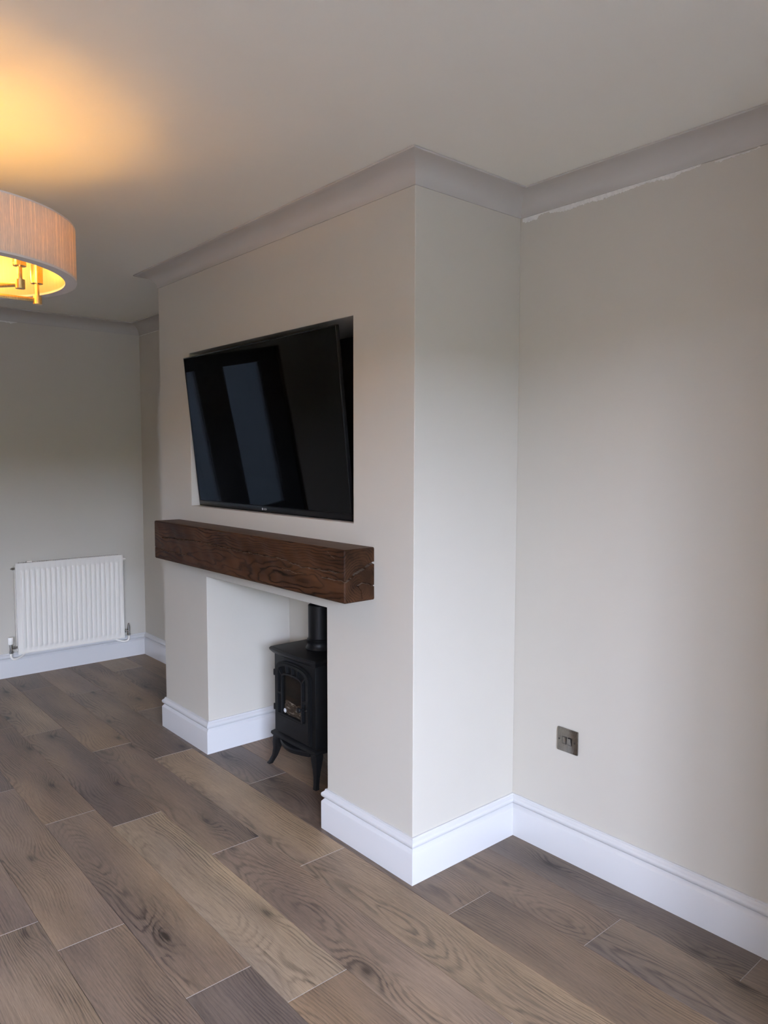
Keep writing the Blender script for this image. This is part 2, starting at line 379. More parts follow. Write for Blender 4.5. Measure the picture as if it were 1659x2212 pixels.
# row top edge y = .163 + PW*n ; joints known per row: offset of one joint, tones from x low to high
ROWS = {1: (.95-PLEN*2, {0: GRY, 1: GRY, 2: GRY}), 0: (.58, {-3: DRK, -2: BRN, -1: DRK, 0: GRY}), -1: (.211, {-3: BRN, -2: GRY, -1: DRK, 0: (.190, .135, .094)}), -2: (-.331, {-2: DRK, -1: TAN, 0: TAN, 1: TAN}),
        -3: (-.608, {-2: BRN, -1: DRK, 0: MAU, 1: BRN}), -4: (.199, {-3: TAN, -2: DRK, -1: YEL, 0: BRN}), -5: (.009, {-3: BRN, -2: BRN, -1: MAU, 0: GRY}),
        -6: (-.418, {-2: DRK, -1: MAU, 0: MAU}), -7: (-.604, {-1: MAU, 0: TAN}), -8: (.02, {-1: BRN, 0: MAU})}
alltones = [TAN, BRN, MAU, GRY, DRK, YEL]
for n in range(2, -19, -1):
    y1 = .3635 + PW*(n-0); y0 = y1-PW                # row n occupies y0..y1 with row 0 = .163...3635
    a, b = max(y0, YF), min(y1, D)
    if b-a < .01: continue
    j0, tones = ROWS.get(n, (random.uniform(0, PLEN), {}))
    k0 = math.floor((-L-j0)/PLEN); k1 = math.ceil((XW-j0)/PLEN)
    for k in range(k0, k1):
        xa, xb = j0+k*PLEN, j0+(k+1)*PLEN
        ca, cb = max(xa, -L), min(xb, XW)
        if cb-ca < .02: continue
        whole = abs(cb-ca-PLEN) < 1e-6 and abs(b-a-PW) < 1e-6
        me = full if whole else plank_mesh(cb-ca, b-a)
        p = link('plank', me, None, floor, (ca, a, 0))
        t = tones.get(k, random.choice(alltones)); f = random.uniform(.95, 1.05)
        p.color = (t[0]*f, t[1]*f, t[2]*f*random.uniform(.97, 1.03), 1)

# mitred runs of cornice and skirting
def run(name_of, path, prof, mat, closed, smooth=35):
    P = [Vector((x, y)) for x, y in path]; n = len(P); segs = n if closed else n-1
    nrm = []
    for i in range(segs):
        d = (P[(i+1) % n]-P[i]).normalized(); nrm.append(Vector((d.y, -d.x)))
    def miter(i):
        if not closed and i == 0: return nrm[0]
        if not closed and i == n-1: return nrm[-1]
        a, b = nrm[(i-1) % segs], nrm[i % segs]; return (a+b)/(1+a.dot(b))
    out = []
    for i in range(segs):
        j = (i+1) % n; bm = bmesh.new(); ra, rb = [], []
        for d, z in prof:
            q = P[i]+miter(i)*d; ra.append(bm.verts.new((q.x, q.y, z))); q = P[j]+miter(j)*d; rb.append(bm.verts.new((q.x, q.y, z)))
        m = len(prof)
        for k in range(m): bm.faces.new((ra[k], ra[(k+1) % m], rb[(k+1) % m], rb[k]))
        bm.faces.new(ra); bm.faces.new(rb)
        nm = name_of(i); out.append(struct(link(nm, tomesh(bm, nm, smooth), mat)))
    return out
C, CH = .0932, .0725
cprof = [(0, H), (0, H-CH), (.0045, H-CH), (.0045, H-CH+.005)]
for i in range(1, 12):
    t = i/12*PI/2; cprof.append((.0045+(C-.009)*(1-math.cos(t)), H-CH+.005+(CH-.013)*math.sin(t)))
cprof += [(C-.003, H-.008), (C, H-.007), (C, H-.0012), (C-.01, H-.0012), (C-.01, H)]
outl = [(-L, YF), (-L, D), (-W, D), (-W, 0), (0, 0), (0, D), (NX, D), (NX, NY), (XW, NY), (XW, YF)]
run(lambda i: 'trim_%d' % (i+1), outl, cprof, 'cornice', True)
s, hs = .0182, .1589
sprof = [(0, 0), (s, 0), (s, .1080), (s-.0012, .1105), (s-.0085, .1195), (s-.0110, .1215), (s-.0115, .1240)]
for i in range(0, 9):
    t = -PI/2+.25+i/8*(PI-.6); sprof.append((s-.0118+.0124*math.cos(t), .1370+.0128*math.sin(t)))
sprof += [(.0086, .1520), (.0070, .1533), (.0070, .1575), (.0055, hs), (0, hs)]
bn = ['left', 'alcove_back', 'chimney_side', 'chimney_pier_far', 'hearth_far', 'hearth_back', 'hearth_near', 'chimney_pier_near', 'chimney_return', 'back', 'shade_nib_side', 'shade_nib_front', 'right', 'front', 'left_end']
run(lambda i: 'baseboard_'+bn[i], [(-L, FD[1]+.06), (-L, D), (-W, D), (-W, 0), (XL, 0), (XL, DO), (XR, DO), (XR, 0), (0, 0), (0, D), (NX, D), (NX, NY), (XW, NY), (XW, YF), (-L, YF), (-L, FD[0]-.06)], sprof, 'skirt', False, 28)

# pale sheet added behind the viewer to bounce window light onto the ceiling
bm = bmesh.new(); grid_n = 40
VS = [[bm.verts.new((2.25+1.65*i/grid_n, -3.9+2.1*j/grid_n, .004+.012*(math.sin(i*.9+j*.35)*math.sin(j*.7-i*.2))**2)) for j in range(grid_n+1)] for i in range(grid_n+1)]
for i in range(grid_n):
    for j in range(grid_n): bm.faces.new((VS[i][j], VS[i+1][j], VS[i+1][j+1], VS[i][j+1]))
tag(link('bounce_sheet', tomesh(bm, 'bounce_sheet', 60), 'sheet'), 'added pale sheet out of view, bouncing window light up to the ceiling', 'sheet')

# torn plaster under the cornice of the alcove wall, and chips over the radiator wall
def torn(name, parent, axis, plane, pts, top, thick, sgn):
    """ragged strip hanging below the cornice: pts = (u, z) along its lower edge"""
    bm = bmesh.new(); U = []
    for (u0, z0), (u1, z1) in zip(pts, pts[1:]):
        n = max(1, int(abs(u1-u0)/.004))
        for i in range(n): U.append((u0+(u1-u0)*i/n, z0+(z1-z0)*i/n+random.uniform(-.0022, .0022)))
    U.append(pts[-1]); cols = []
    mk = lambda u, d, z: (u, plane+sgn*d, z) if axis == 'y' else (plane+sgn*d, u, z)
    for u, z in U:
        h = thick*random.uniform(.6, 1.5); zt = top; zm = z+(zt-z)*.5
        cols.append([bm.verts.new(mk(u, d, q)) for d, q in ((.0001, zt), (h*.8, zt), (h*1.1, zm), (h*random.uniform(.5, 1.6), z+.001), (.0001, min(z, zt-.0005)))])
    for a, b in zip(cols, cols[1:]):
        for k in range(4): bm.faces.new((a[k], b[k], b[k+1], a[k+1]))
    return link(name, tomesh(bm, name), 'plaster', parent)
wb = bpy.data.objects['wall_back']; wl = bpy.data.objects['wall_left']
torn('torn_plaster', wb, 'y', D, [(.009, 2.312), (.03, 2.310), (.075, 2.311), (.080, 2.321), (.125, 2.3255), (.130, 2.317), (.157, 2.316), (.192, 2.308), (.241, 2.311), (.301, 2.314), (.345, 2.310), (.387, 2.314), (.415, 2.315), (.447, 2.317), (.494, 2.320), (.52, 2.320), (.57, 2.313), (.595, 2.312), (.614, 2.319), (.665, 2.322), (.679, 2.3262)], 2.3285, .0016, -1)
torn('torn_plaster', wb, 'y', D, [(.72, 2.3225), (.733, 2.317), (.751, 2.319), (.777, 2.321), (.819, 2.321), (.85, 2.3255)], 2.3245, .0013, -1)
torn('torn_plaster', wb, 'y', D, [(-3.478, 2.321), (-3.40, 2.3215), (-3.33, 2.3225), (-3.2, 2.322), (-3.10, 2.3255)], 2.3265, .0012, -1)
torn('torn_plaster', wl, 'x', -L, [(-.60, 2.319), (-.45, 2.318), (-.387, 2.320), (-.337, 2.318), (-.325, 2.313), (-.310, 2.321), (-.285, 2.326)], 2.3275, .0014, 1)

# main window (behind the viewer) and dark glazed doors in the far wall
def window(name, x0, x1, y0, y1, z0, z1, cols, fmat, fw_, bars=()):
    bm = bmesh.new(); box(bm, (x0, y0, z0), (x1, y1, z0+fw_)); box(bm, (x0, y0, z1-fw_), (x1, y1, z1))
    fr = struct(link(name, tomesh(bm, name), fmat))
    for yb, wbar in cols: obox('mullion', (x0, yb-wbar/2, z0+fw_), (x1, yb+wbar/2, z1-fw_), fmat, fr)
    for zb, hb, ya, yb in bars: obox('transom', (x0+.004, ya, zb-hb/2), (x1-.004, yb, zb+hb/2), fmat, fr)
    es = [(c-w/2, c+w/2) for c, w in sorted(cols)]
    for (a, b), (c, d) in zip(es, es[1:]):
        obox('pane', ((x0+x1)/2-.003, b, z0+fw_), ((x0+x1)/2+.003, c, z1-fw_), 'glass', fr)
    return fr
y0, y1 = WIN[0], WIN[1]; t = (y1-y0)/3
window('window_1', XW+.18, XW+.25, y0, y1, WIN[2], WIN[3], [(y0+.03, .06), (y0+t, .07), (y0+2*t, .07), (y1-.03, .06)], 'frame', .06)
struct(obox('trim_sill', (XW-.03, y0+.001, WIN[2]), (XW+.17, y1-.001, WIN[2]+.02), 'frame', None, .004))
window('door_1', -L-.12, -L-.05, FD[0], FD[1], 0, FD[3], [(-.64, .12), (-1.215, .25), (-1.77, .18)], 'dframe', .105, [(.66, .12, -1.09, -.70), (.66, .12, -1.68, -1.34)])

# outside: boarded fence beyond the doors, neighbour's brick wall
struct(obox('door_sky_blocker', (-5.4, -4.5, 2.55), (-L-.2, 3.4, 2.65), 'frame'))  # added unseen slab, keeps sky light away from the glazed doors
fence = tag(empty('garden_fence', (-5.1, -1.6, -.22)), 'grey boarded garden fence beyond the glazed doors', 'fence')
bm = bmesh.new(); box(bm, (-.01, 0, .02), (.01, .142, 2.6)); fb = tomesh(bm, 'board'); fb.materials.append(M['fence'])
for i in range(48):
    p = link('board', fb, None, fence, (random.uniform(-.004, .004), -3.9+i*.1445, 0))
for z in (.4, 1.2, 2.0): obox('rail', (-.05, -4.0, z), (-.012, 3.2, z+.08), 'fence', fence)
struct(obox('street_hedge', (14.5, -30, -.25), (16, 30, 3.3), 'hedge'))
struct(obox('neighbour_wall', (-11, -5.6, -.25), (-10.8, -3.6, 4.5), 'brick'))

# ================================================================== television
board = struct(obox('recess_shade_panel', (RX1+.001, RD-.012, RZ1+.001), (RX2-.001, RD-.0005, RZ2-.001), 'iron_in'))  # black panel paints in the shade at the back of the recess
tv = tag(empty('television', ((-1.582-.365)/2, .030, 1.220), (math.atan2(.075, .709), 0, 0)), 'large black flat screen television tilted forward in the wall recess', 'television')
TW, TH = 1.217/2, .713
bm = bmesh.new(); box(bm, (-TW, 0, 0), (TW, .012, TH), .002); link('casing', tomesh(bm, 'casing', 30), 'tvblack', tv)
bm = bmesh.new(); box(bm, (-TW+.004, -.0012, .026), (TW-.004, .002, TH-.004)); link('screen', tomesh(bm, 'screen'), 'tvscreen', tv)
bm = bmesh.new(); box(bm, (-TW, -.004, 0), (TW, .004, .0245), .0015); bez = link('bottom_bezel', tomesh(bm, 'bottom_bezel', 30), 'tvbezel', tv)
bm = bmesh.new()   # edge strip around the other three sides
for a, b in (((-TW-.0008, -.0025, .02), (-TW+.004, .012, TH)), ((TW-.004, -.0025, .02), (TW+.0008, .012, TH)), ((-TW, -.0025, TH-.004), (TW, .012, TH+.0008))): box(bm, a, b, .0008)
link('edge_trim', tomesh(bm, 'edge_trim', 30), 'tvbezel', tv)
bm = bmesh.new(); box(bm, (-.50, .012, .03), (.50, .046, .46), .012); link('back_housing', tomesh(bm, 'back_housing', 30), 'tvblack', tv)
bm = bmesh.new()   # maker's mark: a small disc and tiny letter strokes
cyl(bm, (-.017, -.0046, .0115), (-.017, -.0036, .0115), .0052, n=20)
for dx, hh in ((-.004, .008), (.004, .008), (.012, .008)): box(bm, (dx-.0007, -.0046, .0075), (dx+.0007, -.0036, .0075+hh))
box(bm, (-.004, -.0046, .0075), (.000, -.0036, .0087)); box(bm, (.004, -.0046, .0075), (.0085, -.0036, .0087)); box(bm, (.004, -.0046, .0143), (.0085, -.0036, .0155)); box(bm, (.012, -.0046, .0107), (.0165, -.0036, .0119))
link('maker_mark', tomesh(bm, 'maker_mark'), 'mark', bez)
bm = bmesh.new(); box(bm, (-.21, .060, .10), (-.18, .085, .62), .003); box(bm, (.18, .060, .10), (.21, .085, .62), .003); box(bm, (-.26, .046, .20), (.26, .060, .23)); box(bm, (-.26, .046, .44), (.26, .060, .47))
link('wall_bracket', tomesh(bm, 'wall_bracket', 30), 'tvblack', tv)
for sx in (-.195, .195):
    bm = bmesh.new(); cyl(bm, (sx, .08, .40), (sx, .245, .36), .012, n=12); link('bracket_arm', tomesh(bm, 'bracket_arm', 40), 'tvblack', tv)

# ================================================================== oak beam mantel
BX1, BX2, BZ1, BZ2, BD = -1.7634, -.2059, .9512, 1.1382, .132
beam = tag(empty('mantel_beam', (BX1, 0, BZ1)), 'dark stained oak beam mantel with long cracks above the fireplace', 'mantel')
def seg_d(p, a, b):
    ab = (b[0]-a[0], b[1]-a[1]); l2 = ab[0]**2+ab[1]**2; t = max(0, min(1, ((p[0]-a[0])*ab[0]+(p[1]-a[1])*ab[1])/l2))
    return math.hypot(p[0]-a[0]-ab[0]*t, p[1]-a[1]-ab[1]*t), t
front_cracks = [([(-1.667, 1.06), (-1.55, 1.065), (-1.46, 1.067), (-1.348, 1.0735), (-1.204, 1.073), (-1.069, 1.069), (-.955, 1.066), (-.835, 1.067), (-.71, 1.066), (-.614, 1.069), (-.572, 1.066), (-.533, 1.059), (-.474, 1.051), (-.398, 1.054), (-.326, 1.055), (-.239, 1.057)], .0024, .010),
                ([(-.34, 1.031), (-.326, 1.029), (-.265, 1.030), (-.206, 1.0295)], .0024, .010),
                ([(-1.763, 1.006), (-1.72, 1.001), (-1.619, .999), (-1.505, 1.001), (-1.411, .995)], .0019, .006),
                ([(-.312, 1.128), (-.264, 1.102)], .0016, .003),
                ([(-.60, 1.030), (-.50, 1.026), (-.44, 1.028)], .0016, .003)]
end_cracks = [([(-.132, 1.029), (-.114, 1.033), (-.094, 1.047), (-.067, 1.06), (-.037, 1.072), (-.016, 1.08), (.002, 1.083)], .0042, .014),
              ([(-.077, 1.011), (-.071, 1.003), (-.059, .99), (-.057, .977), (-.051, .951)], .0018, .006),
              ([(-.077, 1.011), (-.057, 1.017), (-.026, 1.01), (.002, 1.002)], .0024, .007)]
jit = lambda u, k: .0016*math.sin(u*91+k)+.0009*math.sin(u*237+2*k)+.0004*math.sin(u*560+k)
def crack_depth(cracks, u, v):
    d = 0
    for k, (pl, w, dep) in enumerate(cracks):
        lo = min(q[0] for q in pl)-.01; hi = max(q[0] for q in pl)+.01
        if not lo <= u <= hi: continue
        best = 9
        for a, b in zip(pl, pl[1:]):
            if min(a[1], b[1])-.012 > v or max(a[1], b[1])+.012 < v: continue
            dd, _ = seg_d((u, v+jit(u, k)), a, b); best = min(best, dd)
        if best < w: d = max(d, dep*(1-(best/w)**2))
    return d
def grid_face(bm, nu, nv, f):
    V = [[bm.verts.new(f(i/nu, j/nv)) for j in range(nv+1)] for i in range(nu+1)]
    for i in range(nu):
        for j in range(nv): bm.faces.new((V[i][j], V[i+1][j], V[i+1][j+1], V[i][j+1]))
    return V
LB, HB, e = BX2-BX1, BZ2-BZ1, .004
bm = bmesh.new()
def wav(u, v): return .0011*math.sin(u*23+v*5)+.0007*math.sin(u*61+1+v*9)
def fr(a, b):
    x = e+(LB-2*e)*a; z = e+(HB-2*e)*b
    fade = min(1, min(a, 1-a)*60, min(b, 1-b)*12) if a < .5 else min(1, min(b, 1-b)*12)
    return (x, -BD+crack_depth(front_cracks, x+BX1, z+BZ1)*min(1, min(b, 1-b)*20)+wav(x, b)*min(1, min(a, 1-a)*30, min(b, 1-b)*8), z)
NU, NV = 720, 160
F = grid_face(bm, NU, NV, fr)
def en(a, b):
    y = -BD+e+(BD-e)*a; z = e+(HB-2*e)*b
    return (LB-crack_depth(end_cracks, y, z+BZ1)*min(1, min(b, 1-b)*30), y, z)
NE = 100
E_ = grid_face(bm, NE, NV, en)
T_ = grid_face(bm, NU, 4, lambda a, b: (e+(LB-2*e)*a, -BD+e+(BD-e)*b, HB+wav(e+(LB-2*e)*a, 3+b)*min(1, min(a, 1-a)*30)*min(1, min(b, 1-b)*8)))
B_ = grid_face(bm, NU, 1, lambda a, b: (e+(LB-2*e)*a, -BD+e+(BD-e)*b, 0))
A_ = grid_face(bm, 1, NV, lambda a, b: (0, -BD+e+(BD-e)*a, e+(HB-2*e)*b))
def bridge(P, Q):
    for i in range(len(P)-1): bm.faces.new((P[i], P[i+1], Q[i+1], Q[i]))
bridge(F[NU], E_[0]); bridge([F[i][NV] for i in range(NU+1)], [T_[i][0] for i in range(NU+1)]); bridge([F[i][0] for i in range(NU+1)], [B_[i][0] for i in range(NU+1)]); bridge(F[0], A_[0])
# end/top and end/bottom edges: top side has fewer rows, so close them with strips between corner points
def strip(P, Q):
    n, m = len(P)-1, len(Q)-1; i = j = 0
    while i < n or j < m:
        if j == m or (i < n and (i+1)/n <= (j+1)/m): bm.faces.new((P[i], P[i+1], Q[j])); i += 1
        else: bm.faces.new((P[i], Q[j+1], Q[j])); j += 1
strip([E_[i][NV] for i in range(NE+1)], T_[NU]); strip([E_[i][0] for i in range(NE+1)], B_[NU]); strip([A_[0][NV], A_[1][NV]], T_[0]); strip([A_[0][0], A_[1][0]], B_[0])
for q in ((F[NU][NV], E_[0][NV], T_[NU][0]), (F[NU][0], E_[0][0], B_[NU][0]), (F[0][NV], A_[0][NV], T_[0][0]), (F[0][0], A_[0][0], B_[0][0])): bm.faces.new(q)
link('timber', tomesh(bm, 'timber', 40), 'beam', beam)

# ================================================================== stove
SX, SY = -.985, .178
st = tag(empty('electric_stove', (SX, SY, 0)), 'small black electric log stove on four splayed legs inside the fireplace', 'stove')
hw = .166; dep = .235
# body
bm = bmesh.new(); box(bm, (-hw, 0, .155), (hw, dep, .545), .004); 
link('body', tomesh(bm, 'body', 30), 'iron', st)
# lid with bowed front and moulded edge
def plan(w, y0, y1, bow, n=16):
    pts = [(-w, y1), (-w, y0)]
    for i in range(1, n): t = i/n; pts.append((-w+2*w*t, y0-bow*math.sin(PI*t)))
    return pts+[(w, y0), (w, y1)]
def stack(bm, layers):
    rings = [[bm.verts.new((x, y, z)) for x, y in P] for P, z in layers]; n = len(rings[0])
    for a, b in zip(rings, rings[1:]):
        for i in range(n): bm.faces.new((a[i], a[(i+1) % n], b[(i+1) % n], b[i]))
    bm.faces.new(rings[0]); bm.faces.new(rings[-1])
bm = bmesh.new(); stack(bm, [(plan(hw+.004, -.004, dep+.004, .010), .538), (plan(hw+.020, -.013, dep+.01, .016), .551), (plan(hw+.022, -.015, dep+.01, .017), .559), (plan(hw+.015, -.010, dep+.006, .014), .567), (plan(hw+.010, -.006, dep+.004, .012), .5685)])
link('lid', tomesh(bm, 'lid', 25), 'iron', st)
# door: arched outlines
def arch(w, z0, zs, rise, n=20, power=2.6):
    pts = [(-w, z0), (-w, zs)]
    for i in range(1, n):
        t = PI-PI*i/n; cx, sz = math.cos(t), math.sin(t)
        pts.append((w*math.copysign(abs(cx)**(2/power), cx), zs+rise*abs(sz)**(2/power)))
    return pts+[(w, zs), (w, z0)]
door = empty('door'); door.parent = st
oA = arch(.139, .176, .462, .060); oB = arch(.132, .182, .460, .054); oC = arch(.113, .262, .455, .047)
bm = bmesh.new(); ringprism(bm, oA, oB, -.012, -.001); link('door_rim', tomesh(bm, 'door_rim', 30), 'iron', door)
bm = bmesh.new(); ringprism(bm, oB, oC, -.017, -.002); link('door_frame', tomesh(bm, 'door_frame', 30), 'iron', door)
iA = arch(.086, .264, .440, .030); iB = arch(.078, .272, .440, .022)
bm = bmesh.new(); ringprism(bm, iA, iB, -.018, -.003); link('window_frame', tomesh(bm, 'window_frame', 30), 'iron', door)
def bar(a, b, w=.006):
    a = Vector((a[0], 0, a[1])); b = Vector((b[0], 0, b[1])); d = (b-a).normalized(); n = Vector((-d.z, 0, d.x))*w/2
    bm = bmesh.new(); prism(bm, [((a+n).x, (a+n).z), ((b+n).x, (b+n).z), ((b-n).x, (b-n).z), ((a-n).x, (a-n).z)], -.0165, -.004)
    link('glazing_bar', tomesh(bm, 'glazing_bar'), 'iron', door)
for sx in (-1, 1):
    bar((sx*.114, .365), (sx*.085, .365), .010); bar((sx*.112, .480), (sx*.080, .448), .006); bar((sx*.114, .266), (sx*.085, .266), .010)
for x in (-.042, 0, .042): bar((x*1.18, .505), (x, .458), .006)
bm = bmesh.new(); prism(bm, arch(.079, .270, .440, .023), -.009, -.007); link('door_glass', tomesh(bm, 'door_glass'), 'stoveglass', door)
# dark firebox behind the slots and glass, cut as a shallow black liner
bm = bmesh.new(); prism(bm, arch(.114, .262, .455, .048), -.0026, -.0006); link('firebox_liner', tomesh(bm, 'firebox_liner'), 'iron_in', st)
# lower panel of the door with a recessed drawer front and two small slots
bm = bmesh.new()
Q = [(-.131, .183), (.131, .183), (.131, .262), (-.131, .262)]; R_ = [(-.108, .196), (.108, .196), (.108, .246), (-.108, .246)]
ringprism(bm, Q, R_, -.0165, -.002); box(bm, (-.110, -.0115, .194), (.110, -.002, .248)); link('ash_panel', tomesh(bm, 'ash_panel', 30), 'iron', door)
for x in (-.024, .030):
    bm = bmesh.new(); box(bm, (x-.003, -.0145, .212), (x+.003, -.011, .236), .001); link('catch_slot', tomesh(bm, 'catch_slot'), 'nickel' if x < 0 else 'iron', door)
for z in (.288, .452):
    bm = bmesh.new(); box(bm, (-.152, -.016, z-.013), (-.134, -.001, z+.013), .002); cyl(bm, (-.146, -.012, z-.014), (-.146, -.012, z+.014), .005, n=14); link('hinge', tomesh(bm, 'hinge', 35), 'iron', st)
kn = empty('door_knob'); kn.parent = door
bm = bmesh.new(); cyl(bm, (.098, -.017, .338), (.098, -.040, .338), .004, n=14); link('spindle', tomesh(bm, 'spindle', 35), 'iron', kn)
bm = bmesh.new(); lathe(bm, [(.004, 0), (.011, .003), (.0135, .008), (.012, .013), (.006, .0155), (.0001, .016)], 24); bmesh.ops.rotate(bm, verts=bm.verts, matrix=Matrix.Rotation(PI/2, 3, 'X')); bmesh.ops.translate(bm, verts=bm.verts, vec=(.098, -.036, .338)); link('grip', tomesh(bm, 'grip', 40), 'iron', kn)
bm = bmesh.new(); cyl(bm, (.121, -.016, .336), (.121, -.024, .336), .005, .003, n=14); link('latch_pin', tomesh(bm, 'latch_pin', 40), 'nickel', door)
# logs behind the glass: a heap of three stubby logs on embers
for i, (x0, z0, x1, z1, r) in enumerate(((-.072, .296, .074, .290, .022), (-.064, .322, .060, .308, .016), (-.020, .300, .072, .330, .014))):
    bm = bmesh.new(); n = 16; A = []
    for k in range(13):
        t = k/12; c = Vector((x0+(x1-x0)*t, -.0055, z0+(z1-z0)*t)); A.append([bm.verts.new((c.x, -.0028-.0040*max(0, math.sin(2*PI*q/n))*random.uniform(.7, 1.1), c.z+r*random.uniform(.85, 1.15)*math.cos(2*PI*q/n))) for q in range(n)])
    for a, b in zip(A, A[1:]):
        for q in range(n): bm.faces.new((a[q], a[(q+1) % n], b[(q+1) % n], b[q]))
    bm.faces.new(A[0]); bm.faces.new(A[-1]); link('log', tomesh(bm, 'log', 50), 'logs', st)
# round white sticker on the glass with a letter in a ring
bm = bmesh.new(); ringprism(bm, [(-.063+.0098*math.cos(2*PI*i/28), .288+.0098*math.sin(2*PI*i/28)) for i in range(28)], [(-.063+.0072*math.cos(2*PI*i/28), .288+.0072*math.sin(2*PI*i/28)) for i in range(28)], -.0100, -.0091)
box(bm, (-.0668, -.0100, .2835), (-.0653, -.0091, .2925)); box(bm, (-.0607, -.0100, .2835), (-.0592, -.0091, .2925)); prism(bm, [(-.0668, .2925), (-.0650, .2925), (-.0592, .2835), (-.0610, .2835)], -.0100, -.0091)
link('sticker', tomesh(bm, 'sticker'), 'frame', door)
# plinth with projecting curved ash lip
bm = bmesh.new(); stack(bm, [(plan(hw+.010, -.010, dep, .004), .143), (plan(hw+.016, -.014, dep, .006), .150), (plan(hw+.014, -.012, dep, .005), .160), (plan(hw+.002, -.001, dep, .002), .168)])
link('plinth', tomesh(bm, 'plinth', 30), 'iron', st)
bm = bmesh.new(); stack(bm, [(plan(.112, .0, .03, .034), .118), (plan(.118, -.002, .03, .040), .130), (plan(.120, -.004, .03, .042), .139), (plan(.112, -.004, .03, .034), .1445)])
link('ash_lip', tomesh(bm, 'ash_lip', 30), 'iron', st)
# cabriole legs
for sx in (-1, 1):
    for sy in (0, 1):
        bm = bmesh.new(); secs = []
        for t, out, hwid in ((0, .000, .021), (.10, .006, .023), (.28, .010, .020), (.5, .013, .015), (.72, .019, .0115), (.9, .029, .0105), (1, .036, .0115)):
            z = .150*(1-t); cx = sx*(hw-.018+out*1.15); cy = (.020-out*1.0) if sy == 0 else dep-.022+out*.6
            r = [(-1, -1), (-.2, -1.12), (1, -1), (1, 1), (-1, 1)]
            secs.append([bm.verts.new((cx+a*hwid*sx, cy+b*hwid*.8*(1 if sy == 0 else -1), z)) for a, b in r])
        for a, b in zip(secs, secs[1:]):
            for i in range(5): bm.faces.new((a[i], a[(i+1) % 5], b[(i+1) % 5], b[i]))
        bm.faces.new(secs[0]); bm.faces.new(secs[-1]); link('leg', tomesh(bm, 'leg', 40), 'iron', st)
# flue pipe
fl = empty('flue'); fl.parent = st
PX, PY = .0, .142; PR = .052
bm = bmesh.new(); lathe(bm, [(PR+.012, .5686), (PR+.013, .572), (PR+.010, .578), (PR+.004, .585), (PR+.003, .604), (PR+.006, .608), (PR+.006, .613), (PR+.002, .617), (PR, .619)], 48, (PX, PY, 0)); link('flue_collar', tomesh(bm, 'flue_collar', 40), 'iron', fl)
bm = bmesh.new(); lathe(bm, [(PR, .617), (PR, .772), (PR-.003, .775), (PR-.004, .772), (PR-.004, .62)], 48, (PX, PY, 0), True); link('pipe', tomesh(bm, 'pipe', 40), 'iron', fl)
bm = bmesh.new(); cyl(bm, (PX, PY, .60), (PX, PY, .66), PR-.005); link('pipe_inside', tomesh(bm, 'pipe_inside', 40), 'iron_in', fl)
tube('power_cable', [(.13, .236, .19), (.165, .25, .12), (.175, .235, .05), (.165, .215, .006), (.20, .20, .004), (.24, .23, .005), (.30, .27, .005)], .0032, 'tvblack', st)

# ================================================================== radiator on the far wall
RXF = -L+.078; ry0, ry1, rz0, rz1 = -.3665, .3435, .158, .7605
rad = tag(empty('panel_radiator', (-L, (ry0+ry1)/2, rz0)), 'white fluted panel radiator under the dim wall beside the alcove', 'radiator')
rx = .078; rw = (ry1-ry0)/2; rh = rz1-rz0
NR = 20; pit = (2*rw-.052)/NR
bm = bmesh.new()
ys = []
for i in range(NR):
    c0 = -rw+.026+pit*i
    for q, d in ((0, 0), (.14, .0), (.30, 1), (.42, 1.08), (.70, 1.08), (.82, 1), (.97, 0)): ys.append((c0+pit*q, d))
ys = [(-rw+.007, 0)]+ys+[(rw-.007, 0)]
zs = [(.006, 0), (.030, 0), (.040, .5), (.050, 1), (rh-.062, 1), (rh-.052, .5), (rh-.044, 0), (rh-.007, 0)]
VV = [[bm.verts.new((rx-.0095+.0095*d*f, y, z)) for z, f in zs] for y, d in ys]
for a, b in zip(VV, VV[1:]):
    for k in range(len(zs)-1): bm.faces.new((a[k], b[k], b[k+1], a[k+1]))
link('front_panel', tomesh(bm, 'front_panel', 50), 'radw', rad)
bm = bmesh.new(); o1 = [(-rw, 0), (rw, 0), (rw, rh), (-rw, rh)]; o2 = [(-rw+.008, .007), (rw-.008, .007), (rw-.008, rh-.008), (-rw+.008, rh-.008)]
ringprism(bm, o1, o2, 0, 1)
for v in bm.verts: x, y, z = v.co; v.co = (rx-.014+.0125*y, x, z)
bmesh.ops.bevel(bm, geom=[e_ for e_ in bm.edges], offset=.002, segments=2, affect='EDGES')
link('panel_rim', tomesh(bm, 'panel_rim', 40), 'radw', rad)
bm = bmesh.new(); box(bm, (.034, -rw+.004, .006), (rx-.013, rw-.004, rh-.006), .004); link('water_panel', tomesh(bm, 'water_panel', 30), 'radw', rad)
for i in range(46):
    y = -rw+.03+i*(2*rw-.06)/45
    if i == 0: bm = bmesh.new(); box(bm, (.030, -.0018, rh-.006), (.066, .0018, rh+.0015)); fin = tomesh(bm, 'fin'); fin.materials.append(M['radw'])
    link('fin', fin, None, rad, (0, y, 0))
for sy in (-1, 1):
    obox('side_plate', (.022, sy*rw-.002, .02), (.050, sy*rw+.002, rh-.02), 'radw', rad)
    obox('wall_hook', (.0005, sy*rw*.6-.012, rh-.12), (.034, sy*rw*.6+.012, rh-.02), 'radw', rad)
    bm = bmesh.new(); cyl(bm, (.055, sy*rw, rh-.035), (.055, sy*(rw+.018), rh-.035), .009, n=8); cyl(bm, (.055, sy*(rw+.018), rh-.035), (.055, sy*(rw+.026), rh-.035), .005, n=10)
    link('bleed_valve' if sy < 0 else 'blank_plug', tomesh(bm, 'plug', 40), 'chrome' if sy < 0 else 'radw', rad)
obox('top_clip', (.03, -rw+.075, rh+.0015), (.062, -rw+.108, rh+.009), 'radw', rad, .002)
